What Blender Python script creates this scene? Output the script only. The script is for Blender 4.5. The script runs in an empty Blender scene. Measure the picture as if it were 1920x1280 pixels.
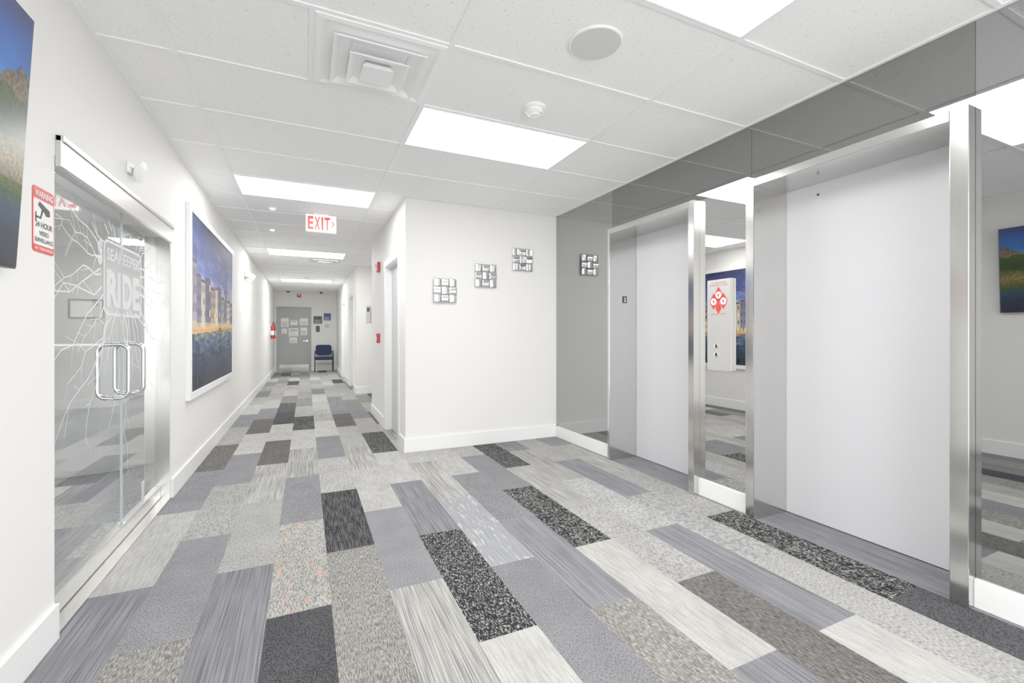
import bpy, bmesh, math, random
from mathutils import Vector, Matrix
rnd = random.Random(7)
scn = bpy.context.scene
COL = scn.collection
H = 2.582
XL, XR, YB, XC, YE = -0.897, 2.69, 4.575, 0.917, 16.1
GX, GY = 0.6354, 2.6886
XF, XG = 2.62, 2.68

def lin(c):
    r = []
    for v in c[:3]:
        v = v/255.0
        r.append(v/12.92 if v <= 0.04045 else ((v+0.055)/1.055)**2.4)
    return (r[0], r[1], r[2], 1.0)
def linc(c):
    a = lin(c); return (a[0]**1.33, a[1]**1.33, a[2]**1.33, 1.0)

# ------------------------------------------------------------ materials
MATS = {}
def new_mat(name):
    m = bpy.data.materials.new(name); m.use_nodes = True
    nt = m.node_tree
    b = nt.nodes.get('Principled BSDF')
    return m, nt, b

def pbr(name, col, rough=0.5, metal=0.0, noise=0.0, nscale=30, bump=0.0, bscale=200, spec=0.5, stretch=None, emit=None, estr=0):
    if name in MATS: return MATS[name]
    m, nt, b = new_mat(name)
    b.inputs['Base Color'].default_value = lin(col)
    b.inputs['Roughness'].default_value = rough
    b.inputs['Metallic'].default_value = metal
    b.inputs['Specular IOR Level'].default_value = spec
    tc = nt.nodes.new('ShaderNodeTexCoord')
    mp = nt.nodes.new('ShaderNodeMapping')
    nt.links.new(tc.outputs['Object'], mp.inputs['Vector'])
    if stretch: mp.inputs['Scale'].default_value = stretch
    n = nt.nodes.new('ShaderNodeTexNoise'); n.inputs['Scale'].default_value = nscale; n.inputs['Detail'].default_value = 3
    nt.links.new(mp.outputs['Vector'], n.inputs['Vector'])
    mx = nt.nodes.new('ShaderNodeMix'); mx.data_type = 'RGBA'
    c = lin(col)
    k = 1.0-noise
    mx.inputs['A'].default_value = (c[0]*k, c[1]*k, c[2]*k, 1)
    mx.inputs['B'].default_value = c
    nt.links.new(n.outputs['Fac'], mx.inputs['Factor'])
    nt.links.new(mx.outputs['Result'], b.inputs['Base Color'])
    if bump > 0:
        n2 = nt.nodes.new('ShaderNodeTexNoise'); n2.inputs['Scale'].default_value = bscale
        nt.links.new(mp.outputs['Vector'], n2.inputs['Vector'])
        bp = nt.nodes.new('ShaderNodeBump'); bp.inputs['Strength'].default_value = bump; bp.inputs['Distance'].default_value = 0.002
        nt.links.new(n2.outputs['Fac'], bp.inputs['Height'])
        nt.links.new(bp.outputs['Normal'], b.inputs['Normal'])
    if emit:
        b.inputs['Emission Color'].default_value = lin(emit)
        b.inputs['Emission Strength'].default_value = estr
    MATS[name] = m
    return m

WALL = pbr('wall_paint', (238, 237, 233), 0.6, noise=0.02, nscale=4, bump=0.05, bscale=300, spec=0.2)
TRIMW = pbr('white_trim_paint', (246, 246, 245), 0.35, noise=0.01)
WHITE = pbr('white_plastic', (244, 244, 244), 0.4, noise=0.01)
GRIDM = pbr('white_grid_metal', (248, 248, 248), 0.4, noise=0.01)
STEEL = pbr('brushed_steel', (217, 216, 213), 0.15, 1.0, noise=0.14, nscale=6, stretch=(60, 60, 1.0))
CHROME = pbr('polished_chrome', (232, 232, 234), 0.06, 1.0, noise=0.01)
ARTM = pbr('soft_silver', (232, 232, 233), 0.14, 1.0, noise=0.02)
SATIN = pbr('satin_metal', (215, 214, 211), 0.24, 1.0, noise=0.05, nscale=5, stretch=(30, 1, 30))
HEADM = pbr('reflective_brushed_metal', (210, 210, 209), 0.3, 1.0, noise=0.06, nscale=5, stretch=(30, 1, 30))
ELDOOR = pbr('elevator_door_paint', (208, 208, 212), 0.45, noise=0.02, nscale=3, bump=0.05, bscale=500)
GREYDOOR = pbr('grey_door_paint', (160, 162, 160), 0.45, noise=0.03, nscale=3)
LDOOR = pbr('light_door_paint', (210, 211, 212), 0.45, noise=0.02, nscale=3)
BLACK = pbr('black_plastic', (22, 22, 24), 0.4, noise=0.05)
RED = pbr('red_paint', (190, 22, 20), 0.35, noise=0.05)
REDINK = pbr('red_ink', (212, 44, 34), 0.5, noise=0.02)
PAPER = pbr('white_paper', (240, 240, 238), 0.6, noise=0.01)
INK = pbr('black_ink', (40, 40, 42), 0.6, noise=0.02)
GINK = pbr('grey_ink', (120, 122, 125), 0.6, noise=0.02)
NAVY = pbr('navy_ink', (26, 60, 130), 0.5, noise=0.02)
BLUEF = pbr('blue_fabric', (30, 44, 78), 0.9, noise=0.3, nscale=300)
SLATE = pbr('slate_sign', (56, 60, 64), 0.5, noise=0.02)
BEIGE = pbr('beige_panel', (206, 190, 170), 0.5, noise=0.05)
GRILLE = pbr('speaker_grille', (214, 214, 214), 0.6, noise=0.12, nscale=500)
EXITF = pbr('exit_sign_face', (250, 248, 246), 0.4, emit=(255, 250, 248), estr=0.3)
EXITR = pbr('exit_sign_red', (222, 44, 38), 0.4)

def mirror_mat(name, col):
    return pbr(name, col, 0.015, 1.0, noise=0.01)
MIR_MID = mirror_mat('tinted_mirror_mid', (162, 163, 163))
MIR_DARK = mirror_mat('tinted_mirror_dark', (138, 138, 137))
MIR_LITE = mirror_mat('tinted_mirror_light', (204, 204, 203))

def glass_mat():
    m, nt, b = new_mat('door_glass')
    nt.nodes.remove(b)
    out = nt.nodes['Material Output']
    tr = nt.nodes.new('ShaderNodeBsdfTransparent'); tr.inputs['Color'].default_value = (0.90, 0.945, 0.955, 1)
    gl = nt.nodes.new('ShaderNodeBsdfGlossy'); gl.inputs['Roughness'].default_value = 0.005
    gl.inputs['Color'].default_value = (1, 1, 1, 1)
    lw = nt.nodes.new('ShaderNodeLayerWeight'); lw.inputs['Blend'].default_value = 0.5
    pw = nt.nodes.new('ShaderNodeMath'); pw.operation = 'POWER'; pw.inputs[1].default_value = 3.0
    nt.links.new(lw.outputs['Facing'], pw.inputs[0])
    mr = nt.nodes.new('ShaderNodeMath'); mr.operation = 'MULTIPLY_ADD'; mr.inputs[1].default_value = 0.88; mr.inputs[2].default_value = 0.08
    nt.links.new(pw.outputs[0], mr.inputs[0])
    mx = nt.nodes.new('ShaderNodeMixShader')
    nt.links.new(mr.outputs[0], mx.inputs[0]); nt.links.new(tr.outputs[0], mx.inputs[1]); nt.links.new(gl.outputs[0], mx.inputs[2])
    nt.links.new(mx.outputs[0], out.inputs['Surface'])
    return m
GLASS = glass_mat()

def frost_mat(name, fac):
    m, nt, b = new_mat(name)
    out = nt.nodes['Material Output']
    b.inputs['Base Color'].default_value = (0.95, 0.96, 0.96, 1); b.inputs['Roughness'].default_value = 0.7
    tr = nt.nodes.new('ShaderNodeBsdfTransparent')
    mx = nt.nodes.new('ShaderNodeMixShader'); mx.inputs[0].default_value = fac
    nt.links.new(tr.outputs[0], mx.inputs[1]); nt.links.new(b.outputs[0], mx.inputs[2])
    nt.links.new(mx.outputs[0], out.inputs['Surface'])
    return m
FROST = frost_mat('frosted_film', 0.8)
FROSTL = frost_mat('frosted_logo_film', 0.55)
FROST2 = frost_mat('thin_frosted_film', 0.18)

def emit_mat(name, strength, col=(1, 1, 1, 1)):
    m, nt, b = new_mat(name)
    nt.nodes.remove(b)
    e = nt.nodes.new('ShaderNodeEmission'); e.inputs['Strength'].default_value = strength; e.inputs['Color'].default_value = col
    nt.links.new(e.outputs[0], nt.nodes['Material Output'].inputs['Surface'])
    return m
PANEL = emit_mat('light_panel_lens', 14.5, (1.0, 0.996, 0.988, 1))
PANEL3 = emit_mat('hallway_light_lens', 21.0, (1.0, 0.996, 0.988, 1))
PANEL2 = emit_mat('added_office_light_lens', 20.0, (1.0, 0.998, 0.995, 1))
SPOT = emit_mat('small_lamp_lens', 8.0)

def tile_mat():
    m, nt, b = new_mat('fissured_ceiling_tile')
    b.inputs['Roughness'].default_value = 0.9; b.inputs['Specular IOR Level'].default_value = 0.1
    tc = nt.nodes.new('ShaderNodeTexCoord')
    n1 = nt.nodes.new('ShaderNodeTexNoise'); n1.inputs['Scale'].default_value = 110; n1.inputs['Detail'].default_value = 4; n1.inputs['Distortion'].default_value = 1.5
    n2 = nt.nodes.new('ShaderNodeTexNoise'); n2.inputs['Scale'].default_value = 300; n2.inputs['Detail'].default_value = 2
    for n in (n1, n2): nt.links.new(tc.outputs['Object'], n.inputs['Vector'])
    r1 = nt.nodes.new('ShaderNodeValToRGB'); r1.color_ramp.elements[0].position = 0.30; r1.color_ramp.elements[1].position = 0.38
    r1.color_ramp.elements[0].color = (0.55, 0.55, 0.55, 1); r1.color_ramp.elements[1].color = (1, 1, 1, 1)
    r2 = nt.nodes.new('ShaderNodeValToRGB'); r2.color_ramp.elements[0].position = 0.28; r2.color_ramp.elements[1].position = 0.42
    r2.color_ramp.elements[0].color = (0.78, 0.78, 0.78, 1); r2.color_ramp.elements[1].color = (1, 1, 1, 1)
    nt.links.new(n1.outputs['Fac'], r1.inputs['Fac']); nt.links.new(n2.outputs['Fac'], r2.inputs['Fac'])
    mu = nt.nodes.new('ShaderNodeMix'); mu.data_type = 'RGBA'; mu.blend_type = 'MULTIPLY'; mu.inputs['Factor'].default_value = 1
    nt.links.new(r1.outputs['Color'], mu.inputs['A']); nt.links.new(r2.outputs['Color'], mu.inputs['B'])
    m2 = nt.nodes.new('ShaderNodeMix'); m2.data_type = 'RGBA'; m2.blend_type = 'MULTIPLY'; m2.inputs['Factor'].default_value = 1
    m2.inputs['B'].default_value = lin((252, 252, 252))
    nt.links.new(mu.outputs['Result'], m2.inputs['A']); nt.links.new(m2.outputs['Result'], b.inputs['Base Color'])
    return m
TILE = tile_mat()

# carpet: stretched noises mixed through ramps, optional woven cross threads
def carpet(name, cols, s1, th=(0.42, 0.58), s2=None, c3=None, th2=(0.55, 0.6), amp=0.22, s3=None, c4=None, th3=(0.55, 0.6)):
    m, nt, b = new_mat('carpet_'+name)
    b.inputs['Roughness'].default_value = 0.95; b.inputs['Specular IOR Level'].default_value = 0.05
    tc = nt.nodes.new('ShaderNodeTexCoord')
    at = nt.nodes.new('ShaderNodeAttribute'); at.attribute_name = 'plank'; at.attribute_type = 'GEOMETRY'
    def layer(s, th, detail=2):
        mp = nt.nodes.new('ShaderNodeMapping'); mp.inputs['Scale'].default_value = (s[0], s[1], 1)
        ad = nt.nodes.new('ShaderNodeVectorMath'); ad.operation = 'ADD'
        nt.links.new(tc.outputs['Object'], mp.inputs['Vector'])
        nt.links.new(mp.outputs['Vector'], ad.inputs[0])
        sc = nt.nodes.new('ShaderNodeVectorMath'); sc.operation = 'SCALE'; sc.inputs['Scale'].default_value = 50
        nt.links.new(at.outputs['Vector'], sc.inputs[0]); nt.links.new(sc.outputs[0], ad.inputs[1])
        n = nt.nodes.new('ShaderNodeTexNoise'); n.inputs['Scale'].default_value = 1; n.inputs['Detail'].default_value = detail
        nt.links.new(ad.outputs[0], n.inputs['Vector'])
        r = nt.nodes.new('ShaderNodeMapRange'); r.inputs['From Min'].default_value = th[0]; r.inputs['From Max'].default_value = th[1]
        nt.links.new(n.outputs['Fac'], r.inputs['Value'])
        return r.outputs[0]
    f1 = layer(s1, th)
    mx = nt.nodes.new('ShaderNodeMix'); mx.data_type = 'RGBA'
    mx.inputs['A'].default_value = linc(cols[0]); mx.inputs['B'].default_value = linc(cols[1])
    nt.links.new(f1, mx.inputs['Factor'])
    last = mx.outputs['Result']
    for (s_, c_, t_) in ((s2, c3, th2), (s3, c4, th3)):
        if not s_: continue
        f2 = layer(s_, t_)
        m3 = nt.nodes.new('ShaderNodeMix'); m3.data_type = 'RGBA'
        nt.links.new(f2, m3.inputs['Factor']); nt.links.new(last, m3.inputs['A']); m3.inputs['B'].default_value = linc(c_)
        last = m3.outputs['Result']
    wn = layer((7, 5), (0.35, 0.65), 2)
    wm = nt.nodes.new('ShaderNodeMapRange'); wm.inputs['To Min'].default_value = 0.93; wm.inputs['To Max'].default_value = 1.06
    nt.links.new(wn, wm.inputs['Value'])
    g = layer((420, 420), (0.3, 0.7), 1)
    gm = nt.nodes.new('ShaderNodeMapRange'); gm.inputs['To Min'].default_value = 1-amp; gm.inputs['To Max'].default_value = 1+amp
    nt.links.new(g, gm.inputs['Value'])
    gw = nt.nodes.new('ShaderNodeMath'); gw.operation = 'MULTIPLY'; nt.links.new(gm.outputs[0], gw.inputs[0]); nt.links.new(wm.outputs[0], gw.inputs[1])
    vs = nt.nodes.new('ShaderNodeVectorMath'); vs.operation = 'SCALE'
    nt.links.new(last, vs.inputs[0]); nt.links.new(gw.outputs[0], vs.inputs['Scale'])
    sx = nt.nodes.new('ShaderNodeSeparateXYZ'); nt.links.new(at.outputs['Vector'], sx.inputs[0])
    pm = nt.nodes.new('ShaderNodeMapRange'); pm.inputs['To Min'].default_value = 0.9; pm.inputs['To Max'].default_value = 1.1
    nt.links.new(sx.outputs['X'], pm.inputs['Value'])
    v2 = nt.nodes.new('ShaderNodeVectorMath'); v2.operation = 'SCALE'
    nt.links.new(vs.outputs[0], v2.inputs[0]); nt.links.new(pm.outputs[0], v2.inputs['Scale'])
    nt.links.new(v2.outputs[0], b.inputs['Base Color'])
    bp = nt.nodes.new('ShaderNodeBump'); bp.inputs['Strength'].default_value = 0.3; bp.inputs['Distance'].default_value = 0.002
    nt.links.new(f1, bp.inputs['Height']); nt.links.new(bp.outputs['Normal'], b.inputs['Normal'])
    return m
CT = {
 'P': carpet('pinstripe', [(118, 119, 123), (154, 154, 158)], (230, 2.5), (0.35, 0.62)),
 'L': carpet('light', [(176, 175, 172), (200, 199, 195)], (110, 10), (0.3, 0.7), amp=0.15),
 'T': carpet('light_texture', [(144, 143, 142), (192, 191, 188)], (160, 70), (0.34, 0.60)),
 'M': carpet('mid_mottled', [(120, 121, 124), (159, 159, 162)], (200, 120), (0.35, 0.6)),
 'B': carpet('greige_woven', [(112, 110, 108), (180, 178, 173)], (280, 34), (0.38, 0.62), (34, 280), (126, 124, 121), (0.50, 0.64)),
 'G': carpet('light_stripe', [(142, 141, 139), (190, 189, 185)], (230, 3), (0.38, 0.6)),
 'O': carpet('orange_thread', [(128, 127, 125), (198, 196, 191)], (200, 50), (0.38, 0.60), (46, 280), (160, 158, 154), (0.5, 0.64), s3=(70, 9), c4=(206, 176, 160), th3=(0.60, 0.68)),
 'D': carpet('dark_fleck', [(44, 44, 46), (64, 64, 66)], (150, 30), (0.4, 0.6), (190, 46), (176, 176, 173), (0.57, 0.64), s3=(44, 190), c4=(170, 170, 167), th3=(0.60, 0.66)),
 'K': carpet('charcoal', [(60, 60, 63), (106, 106, 109)], (220, 140), (0.35, 0.62)),
 'R': carpet('charcoal_pinstripe', [(52, 53, 55), (108, 108, 110)], (230, 8), (0.46, 0.62), (240, 90), (146, 146, 144), (0.60, 0.70)),
 'W': carpet('brown_woven', [(84, 82, 80), (144, 141, 138)], (260, 34), (0.38, 0.62), (34, 260), (104, 102, 100), (0.50, 0.64)),
 'C': carpet('camouflage', [(160, 160, 160), (194, 193, 191)], (58, 44), (0.44, 0.54), (170, 170), (170, 170, 169), (0.50, 0.66)),
 'S': carpet('dash_stripe', [(152, 153, 157), (172, 173, 176)], (200, 4), (0.35, 0.62), (110, 7), (216, 216, 214), (0.62, 0.66)),
}

# ------------------------------------------------------------ mesh helpers
def mk(name, verts, faces, mat, parent=None, smooth=False, bevel=0, base=True):
    vs = [Vector(v) for v in verts]
    lo = Vector((min(v.x for v in vs), min(v.y for v in vs), min(v.z for v in vs)))
    hi = Vector((max(v.x for v in vs), max(v.y for v in vs), max(v.z for v in vs)))
    o = Vector(((lo.x+hi.x)/2, (lo.y+hi.y)/2, lo.z))
    me = bpy.data.meshes.new(name)
    me.from_pydata([v-o for v in vs], [], faces); me.update()
    bm = bmesh.new(); bm.from_mesh(me); bmesh.ops.recalc_face_normals(bm, faces=bm.faces)
    bm.to_mesh(me); bm.free()
    if mat: me.materials.append(mat)
    ob = bpy.data.objects.new(name, me); COL.objects.link(ob)
    ob.location = o
    if parent is not None:
        ob.parent = parent; ob.location = o - wloc(parent)
    if smooth:
        for p in me.polygons: p.use_smooth = True
        me.set_sharp_from_angle(angle=math.radians(40))
    if bevel:
        md = ob.modifiers.new('bevel', 'BEVEL'); md.width = bevel; md.segments = 2; md.limit_method = 'ANGLE'
    return ob
def wloc(o):
    v = o.location.copy()
    while o.parent: o = o.parent; v += o.location
    return v
def bx(x0, x1, y0, y1, z0, z1):
    v = [(x0, y0, z0), (x1, y0, z0), (x1, y1, z0), (x0, y1, z0), (x0, y0, z1), (x1, y0, z1), (x1, y1, z1), (x0, y1, z1)]
    f = [(0, 3, 2, 1), (4, 5, 6, 7), (0, 1, 5, 4), (1, 2, 6, 5), (2, 3, 7, 6), (3, 0, 4, 7)]
    return v, f
def join(*parts):
    V, F = [], []
    for v, f in parts:
        o = len(V); V += [tuple(a) for a in v]; F += [tuple(i+o for i in g) for g in f]
    return V, F
def box(name, a, mat, parent=None, bevel=0):
    v, f = bx(*a); return mk(name, v, f, mat, parent, bevel=bevel)
def boxes(name, L, mat, parent=None, bevel=0):
    v, f = join(*[bx(*a) for a in L]); return mk(name, v, f, mat, parent, bevel=bevel)
def lathe(axis_o, axis, prof, n=32):
    a = Vector(axis).normalized(); t = Vector((0, 0, 1)) if abs(a.z) < 0.9 else Vector((1, 0, 0))
    u = a.cross(t).normalized(); w = a.cross(u)
    V, F = [], []
    for r, h in prof:
        for k in range(n):
            th = 2*math.pi*k/n
            V.append(tuple(Vector(axis_o)+a*h+u*(r*math.cos(th))+w*(r*math.sin(th))))
    for i in range(len(prof)-1):
        for k in range(n):
            k2 = (k+1) % n
            F.append((i*n+k, i*n+k2, (i+1)*n+k2, (i+1)*n+k))
    F.append(tuple(range(n))); F.append(tuple((len(prof)-1)*n+k for k in range(n)))
    return V, F
def tube(pts, r, n=10, closed=False):
    P = [Vector(p) for p in pts]; V, F = [], []
    m = len(P); up = None
    for i, p in enumerate(P):
        if closed: d = P[(i+1) % m]-P[i-1]
        else: d = P[min(i+1, m-1)]-P[max(i-1, 0)]
        d.normalize()
        if up is None:
            t = Vector((0, 0, 1)) if abs(d.z) < 0.9 else Vector((1, 0, 0)); up = d.cross(t).normalized()
        u = (up-d*up.dot(d)).normalized(); up = u; w = d.cross(u)
        for k in range(n):
            th = 2*math.pi*k/n; V.append(tuple(p+u*(r*math.cos(th))+w*(r*math.sin(th))))
    rng = m if closed else m-1
    for i in range(rng):
        j = (i+1) % m
        for k in range(n):
            k2 = (k+1) % n; F.append((i*n+k, i*n+k2, j*n+k2, j*n+k))
    if not closed: F.append(tuple(range(n))); F.append(tuple((m-1)*n+k for k in range(n)))
    return V, F
def prism(pts, O, R, U, d, d0=0.0):
    O, R, U = Vector(O), Vector(R), Vector(U); N = R.cross(U); n = len(pts)
    V = [tuple(O+R*a+U*b+N*d0) for a, b in pts]+[tuple(O+R*a+U*b+N*(d0+d)) for a, b in pts]
    F = [tuple(range(n)), tuple(range(n, 2*n))]+[(i, (i+1) % n, (i+1) % n+n, i+n) for i in range(n)]
    return V, F
def rrect(a0, a1, b0, b1, r, n=5):
    P = []
    for cx, cy, s in ((a1-r, b1-r, 0), (a0+r, b1-r, 90), (a0+r, b0+r, 180), (a1-r, b0+r, 270)):
        for k in range(n+1):
            t = math.radians(s+90*k/n); P.append((cx+r*math.cos(t), cy+r*math.sin(t)))
    return P
def rect(a0, a1, b0, b1): return [(a0, b0), (a1, b0), (a1, b1), (a0, b1)]
def circ(a, b, r, n=20): return [(a+r*math.cos(2*math.pi*k/n), b+r*math.sin(2*math.pi*k/n)) for k in range(n)]
def ring_poly(out, inn, O, R, U, d, d0=0.0):
    O, R, U = Vector(O), Vector(R), Vector(U); N = R.cross(U); n = len(out)
    V = []
    for dd in (d0, d0+d):
        for L in (out, inn): V += [tuple(O+R*a+U*b+N*dd) for a, b in L]
    F = []
    for i in range(n):
        j = (i+1) % n
        F += [(i, j, n+j, n+i), (2*n+i, 2*n+j, 3*n+j, 3*n+i), (i, j, 2*n+j, 2*n+i), (n+i, n+j, 3*n+j, 3*n+i)]
    return V, F
def text_geo(body, O, R, U, w, h, d=0.0008, d0=0.0, bold=0.0):
    cu = bpy.data.curves.new('t', 'FONT'); cu.body = body; cu.size = 1; cu.resolution_u = 4; cu.offset = bold
    ob = bpy.data.objects.new('t', cu); COL.objects.link(ob)
    bpy.context.view_layer.update()
    dg = bpy.context.evaluated_depsgraph_get()
    me = bpy.data.meshes.new_from_object(ob.evaluated_get(dg))
    vs = [v.co.copy() for v in me.vertices]; fs = [tuple(p.vertices) for p in me.polygons]
    bpy.data.objects.remove(ob); bpy.data.meshes.remove(me)
    x0 = min(v.x for v in vs); x1 = max(v.x for v in vs); y0 = min(v.y for v in vs); y1 = max(v.y for v in vs)
    O, R, U = Vector(O), Vector(R), Vector(U); N = R.cross(U)
    V = [tuple(O+R*((v.x-x0)/(x1-x0)*w)+U*((v.y-y0)/(y1-y0)*h)+N*(d0+d)) for v in vs]
    return V, fs
def clip_y(geo, ysplit, keep_low):
    V, F = geo
    bm = bmesh.new(); vv = [bm.verts.new(v) for v in V]
    for f in F:
        try: bm.faces.new([vv[i] for i in f])
        except ValueError: pass
    bmesh.ops.bisect_plane(bm, geom=bm.verts[:]+bm.edges[:]+bm.faces[:], plane_co=(0, ysplit, 0), plane_no=(0, 1, 0), clear_outer=keep_low, clear_inner=not keep_low)
    bm.verts.index_update()
    V2 = [tuple(v.co) for v in bm.verts]; F2 = [tuple(v.index for v in f.verts) for f in bm.faces]; bm.free()
    return V2, F2
def thing(name, label, cat, loc, group=None):
    e = bpy.data.objects.new(name, None); e.empty_display_size = 0.1; COL.objects.link(e); e.location = loc
    e['label'] = label; e['category'] = cat
    if group: e['group'] = group
    return e
def tag(o, label, cat, group=None):
    o['label'] = label; o['category'] = cat
    if group: o['group'] = group
    return o
def struct(o): o['kind'] = 'structure'; return o
X_, Y_, Z_ = Vector((1, 0, 0)), Vector((0, 1, 0)), Vector((0, 0, 1))

# ------------------------------------------------------------ floor of carpet planks
PX, PY, PW, PL = 0.6114, 2.6483, 0.2539, 1.0156
TAB = {0: {-2: 'L', -1: 'D', 0: 'P', 1: 'L', 2: 'D', 3: 'T'}, -1: {-2: 'G', -1: 'G', 0: 'M', 1: 'L', 2: 'G', 3: 'T', 4: 'W'},
 -2: {-2: 'B', -1: 'B', 0: 'R', 1: 'T', 2: 'M', 3: 'L'}, -3: {-1: 'K', 0: 'O', 1: 'M', 2: 'G', 3: 'L', 4: 'D'},
 -4: {-2: 'P', -1: 'P', 0: 'T', 1: 'G', 2: 'W', 3: 'L'}, -5: {-1: 'B', 0: 'M', 1: 'T', 2: 'M', 3: 'L', 4: 'W'},
 -6: {-2: 'M', -1: 'P', 0: 'L', 1: 'M', 2: 'W', 3: 'T'}, 1: {-2: 'L', -1: 'M', 0: 'S', 1: 'G', 2: 'T'},
 2: {-2: 'B', -1: 'P', 0: 'M', 1: 'L'}, 3: {-2: 'P', -1: 'L', 0: 'D', 1: 'M', 2: 'T'}, 4: {-2: 'W', -1: 'T', 0: 'G', 1: 'D'},
 5: {-2: 'L', -1: 'P', 0: 'C', 1: 'G', 2: 'P'}, 6: {-2: 'T', -1: 'C', 0: 'P', 1: 'T'}, 7: {-2: 'K', -1: 'D', 0: 'T', 1: 'G', 2: 'M'},
 8: {-2: 'P', -1: 'P', 0: 'P', 1: 'M'}, 9: {-2: 'P', -1: 'P', 0: 'P', 1: 'M'}, -7: {0: 'P'}}
keys = list(CT.keys()); kidx = {k: i for i, k in enumerate(keys)}
V, F, MI, AT = [], [], [], []
for i in range(-18, 10):
    x0, x1 = PX+PW*i, PX+PW*(i+1)
    prev = ''
    for n in range(-5, 14):
        off = 0 if i % 2 == 0 else -0.5
        y0 = max(PY+PL*(n+off), -2.0); y1 = min(PY+PL*(n+off+1), 16.2)
        if y1 <= y0: continue
        t = TAB.get(i, {}).get(n)
        if t is None:
            t = rnd.choice('LLTGGMPPBTLMGPCTMDKW' if n < 12 else 'LTGMPD')
            if t == prev: t = rnd.choice('LTGMP')
        prev = t
        o = len(V); V += [(x0, y0, 0), (x1, y0, 0), (x1, y1, 0), (x0, y1, 0)]; F.append((o, o+1, o+2, o+3))
        MI.append(kidx[t]); AT += [rnd.random(), rnd.random(), rnd.random()]
me = bpy.data.meshes.new('floor'); me.from_pydata(V, [], F); me.update()
for k in keys: me.materials.append(CT[k])
me.polygons.foreach_set('material_index', MI)
at = me.attributes.new('plank', 'FLOAT_VECTOR', 'FACE')
at.data.foreach_set('vector', AT)
me.update()
fl = bpy.data.objects.new('floor', me); COL.objects.link(fl); struct(fl)

# ------------------------------------------------------------ ceiling
struct(box('ceiling', (-4.1, 3.1, -2.0, 16.3, H+0.005, H+0.03), TILE))
bars = []
for i in range(-4, 3):
    x = GX+1.22*i; bars.append((x-0.012, x+0.012, -2, 16.1, H-0.002, H+0.004))
for j in range(-7, 23):
    y = GY+0.61*j; bars.append((-4.0, XG, y-0.012, y+0.012, H-0.0015, H+0.0045))
bars.append((GX-0.622, GX-0.598, GY-0.61, GY, H-0.002, H+0.004))
bars.append((GX-0.622, GX-0.598, GY+6.1, GY+6.71, H-0.002, H+0.004))
bars.append((XL, XL+0.02, -2, YE, H-0.003, H+0.004))
bars.append((XG-0.022, XG, -2, YB, H-0.003, H+0.004))
bars.append((XC, XG, YB-0.02, YB, H-0.003, H+0.004))
bars.append((XC-0.02, XC, YB, 7.1, H-0.003, H+0.004))
struct(boxes('trim_1', bars, GRIDM))

# ------------------------------------------------------------ walls
W = 2.60
XLb = -0.99
struct(boxes('wall_left', [(XLb, XL, -2, 2.35, 0, W), (XLb, XL, 2.35, 4.02, 1.90, W), (XLb, XL, 4.02, YE+0.1, 0, W)], WALL))
struct(boxes('wall_right', [(XR, 2.94, -2, 0.939, 0, W), (XR, 2.94, 2.03, 2.46, 0, W), (XR, 2.94, 3.51, YB+0.12, 0, W),
        (XR, 2.94, 0.939, 2.03, 2.20, W), (XR, 2.94, 2.46, 3.51, 2.20, W), (3.0, 3.05, -2, YB+0.1, 0, W)], WALL))
struct(box('wall_back', (XC, XR, YB, YB+0.12, 0, W), WALL))
struct(boxes('wall_corridor', [(XC, XC+0.12, YB+0.12, 4.93, 0, W), (XC, XC+0.12, 5.79, 7.12, 0, W), (XC, XC+0.12, 4.93, 5.79, 2.04, W),
        (XC+0.12, 2.6, 7.0, 7.12, 0, W)], WALL))
XD = 0.935
struct(boxes('wall_alcove', [(XD, 2.6, 9.5, 9.62, 0, W), (2.6, 2.7, 7.0, 9.62, 0, W)], WALL))
segs = [(XD, XD+0.12, 9.62, 10.15, 0, W), (XD, XD+0.12, 11.05, 12.5, 0, W), (XD, XD+0.12, 13.4, YE, 0, W),
        (XD, XD+0.12, 10.15, 11.05, 2.04, W), (XD, XD+0.12, 12.5, 13.4, 2.04, W)]
struct(boxes('wall_hallway', segs, WALL))
struct(boxes('wall_end', [(XL, -0.79, YE, YE+0.1, 0, W), (0.105, XD+0.12, YE, YE+0.1, 0, W), (-0.79, 0.105, YE, YE+0.1, 2.03, W)], WALL))
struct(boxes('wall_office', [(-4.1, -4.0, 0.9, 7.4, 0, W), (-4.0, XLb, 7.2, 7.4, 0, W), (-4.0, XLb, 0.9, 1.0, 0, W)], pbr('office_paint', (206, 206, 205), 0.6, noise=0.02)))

def bb(name, L): struct(boxes(name, L, TRIMW, bevel=0.003))
bb('baseboard_left', [(XL, XL+0.016, -2, 2.35, 0, 0.14), (XL, XL+0.016, 4.02, YE, 0, 0.14)])
bb('baseboard_back', [(XC-0.016, 2.664, YB-0.016, YB, 0, 0.14)])
bb('baseboard_corridor', [(XC-0.016, XC, YB, 4.855, 0, 0.14), (XC-0.016, XC, 5.865, 7.12, 0, 0.14), (XC, 2.6, 7.12, 7.136, 0, 0.14)])
bb('baseboard_hallway', [(XD-0.016, XD, 9.5, 10.07, 0, 0.14), (XD-0.016, XD, 11.13, 12.42, 0, 0.14), (XD-0.016, XD, 13.48, YE, 0, 0.14), (XD-0.016, 2.6, 9.484, 9.5, 0, 0.14)])
bb('baseboard_end', [(XL+0.016, -0.86, YE-0.016, YE, 0, 0.14), (0.175, XD-0.016, YE-0.016, YE, 0, 0.14)])
bb('baseboard_right', [(2.664, XR, -2, 0.939, 0, 0.125), (2.664, XR, 2.03, 2.46, 0, 0.125), (2.664, XR, 3.51, YB, 0, 0.125)])
bb('baseboard_office', [(-4.0, XLb, 7.184, 7.2, 0, 0.14), (-4.0, -3.984, 1.0, 7.184, 0, 0.14)])

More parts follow.
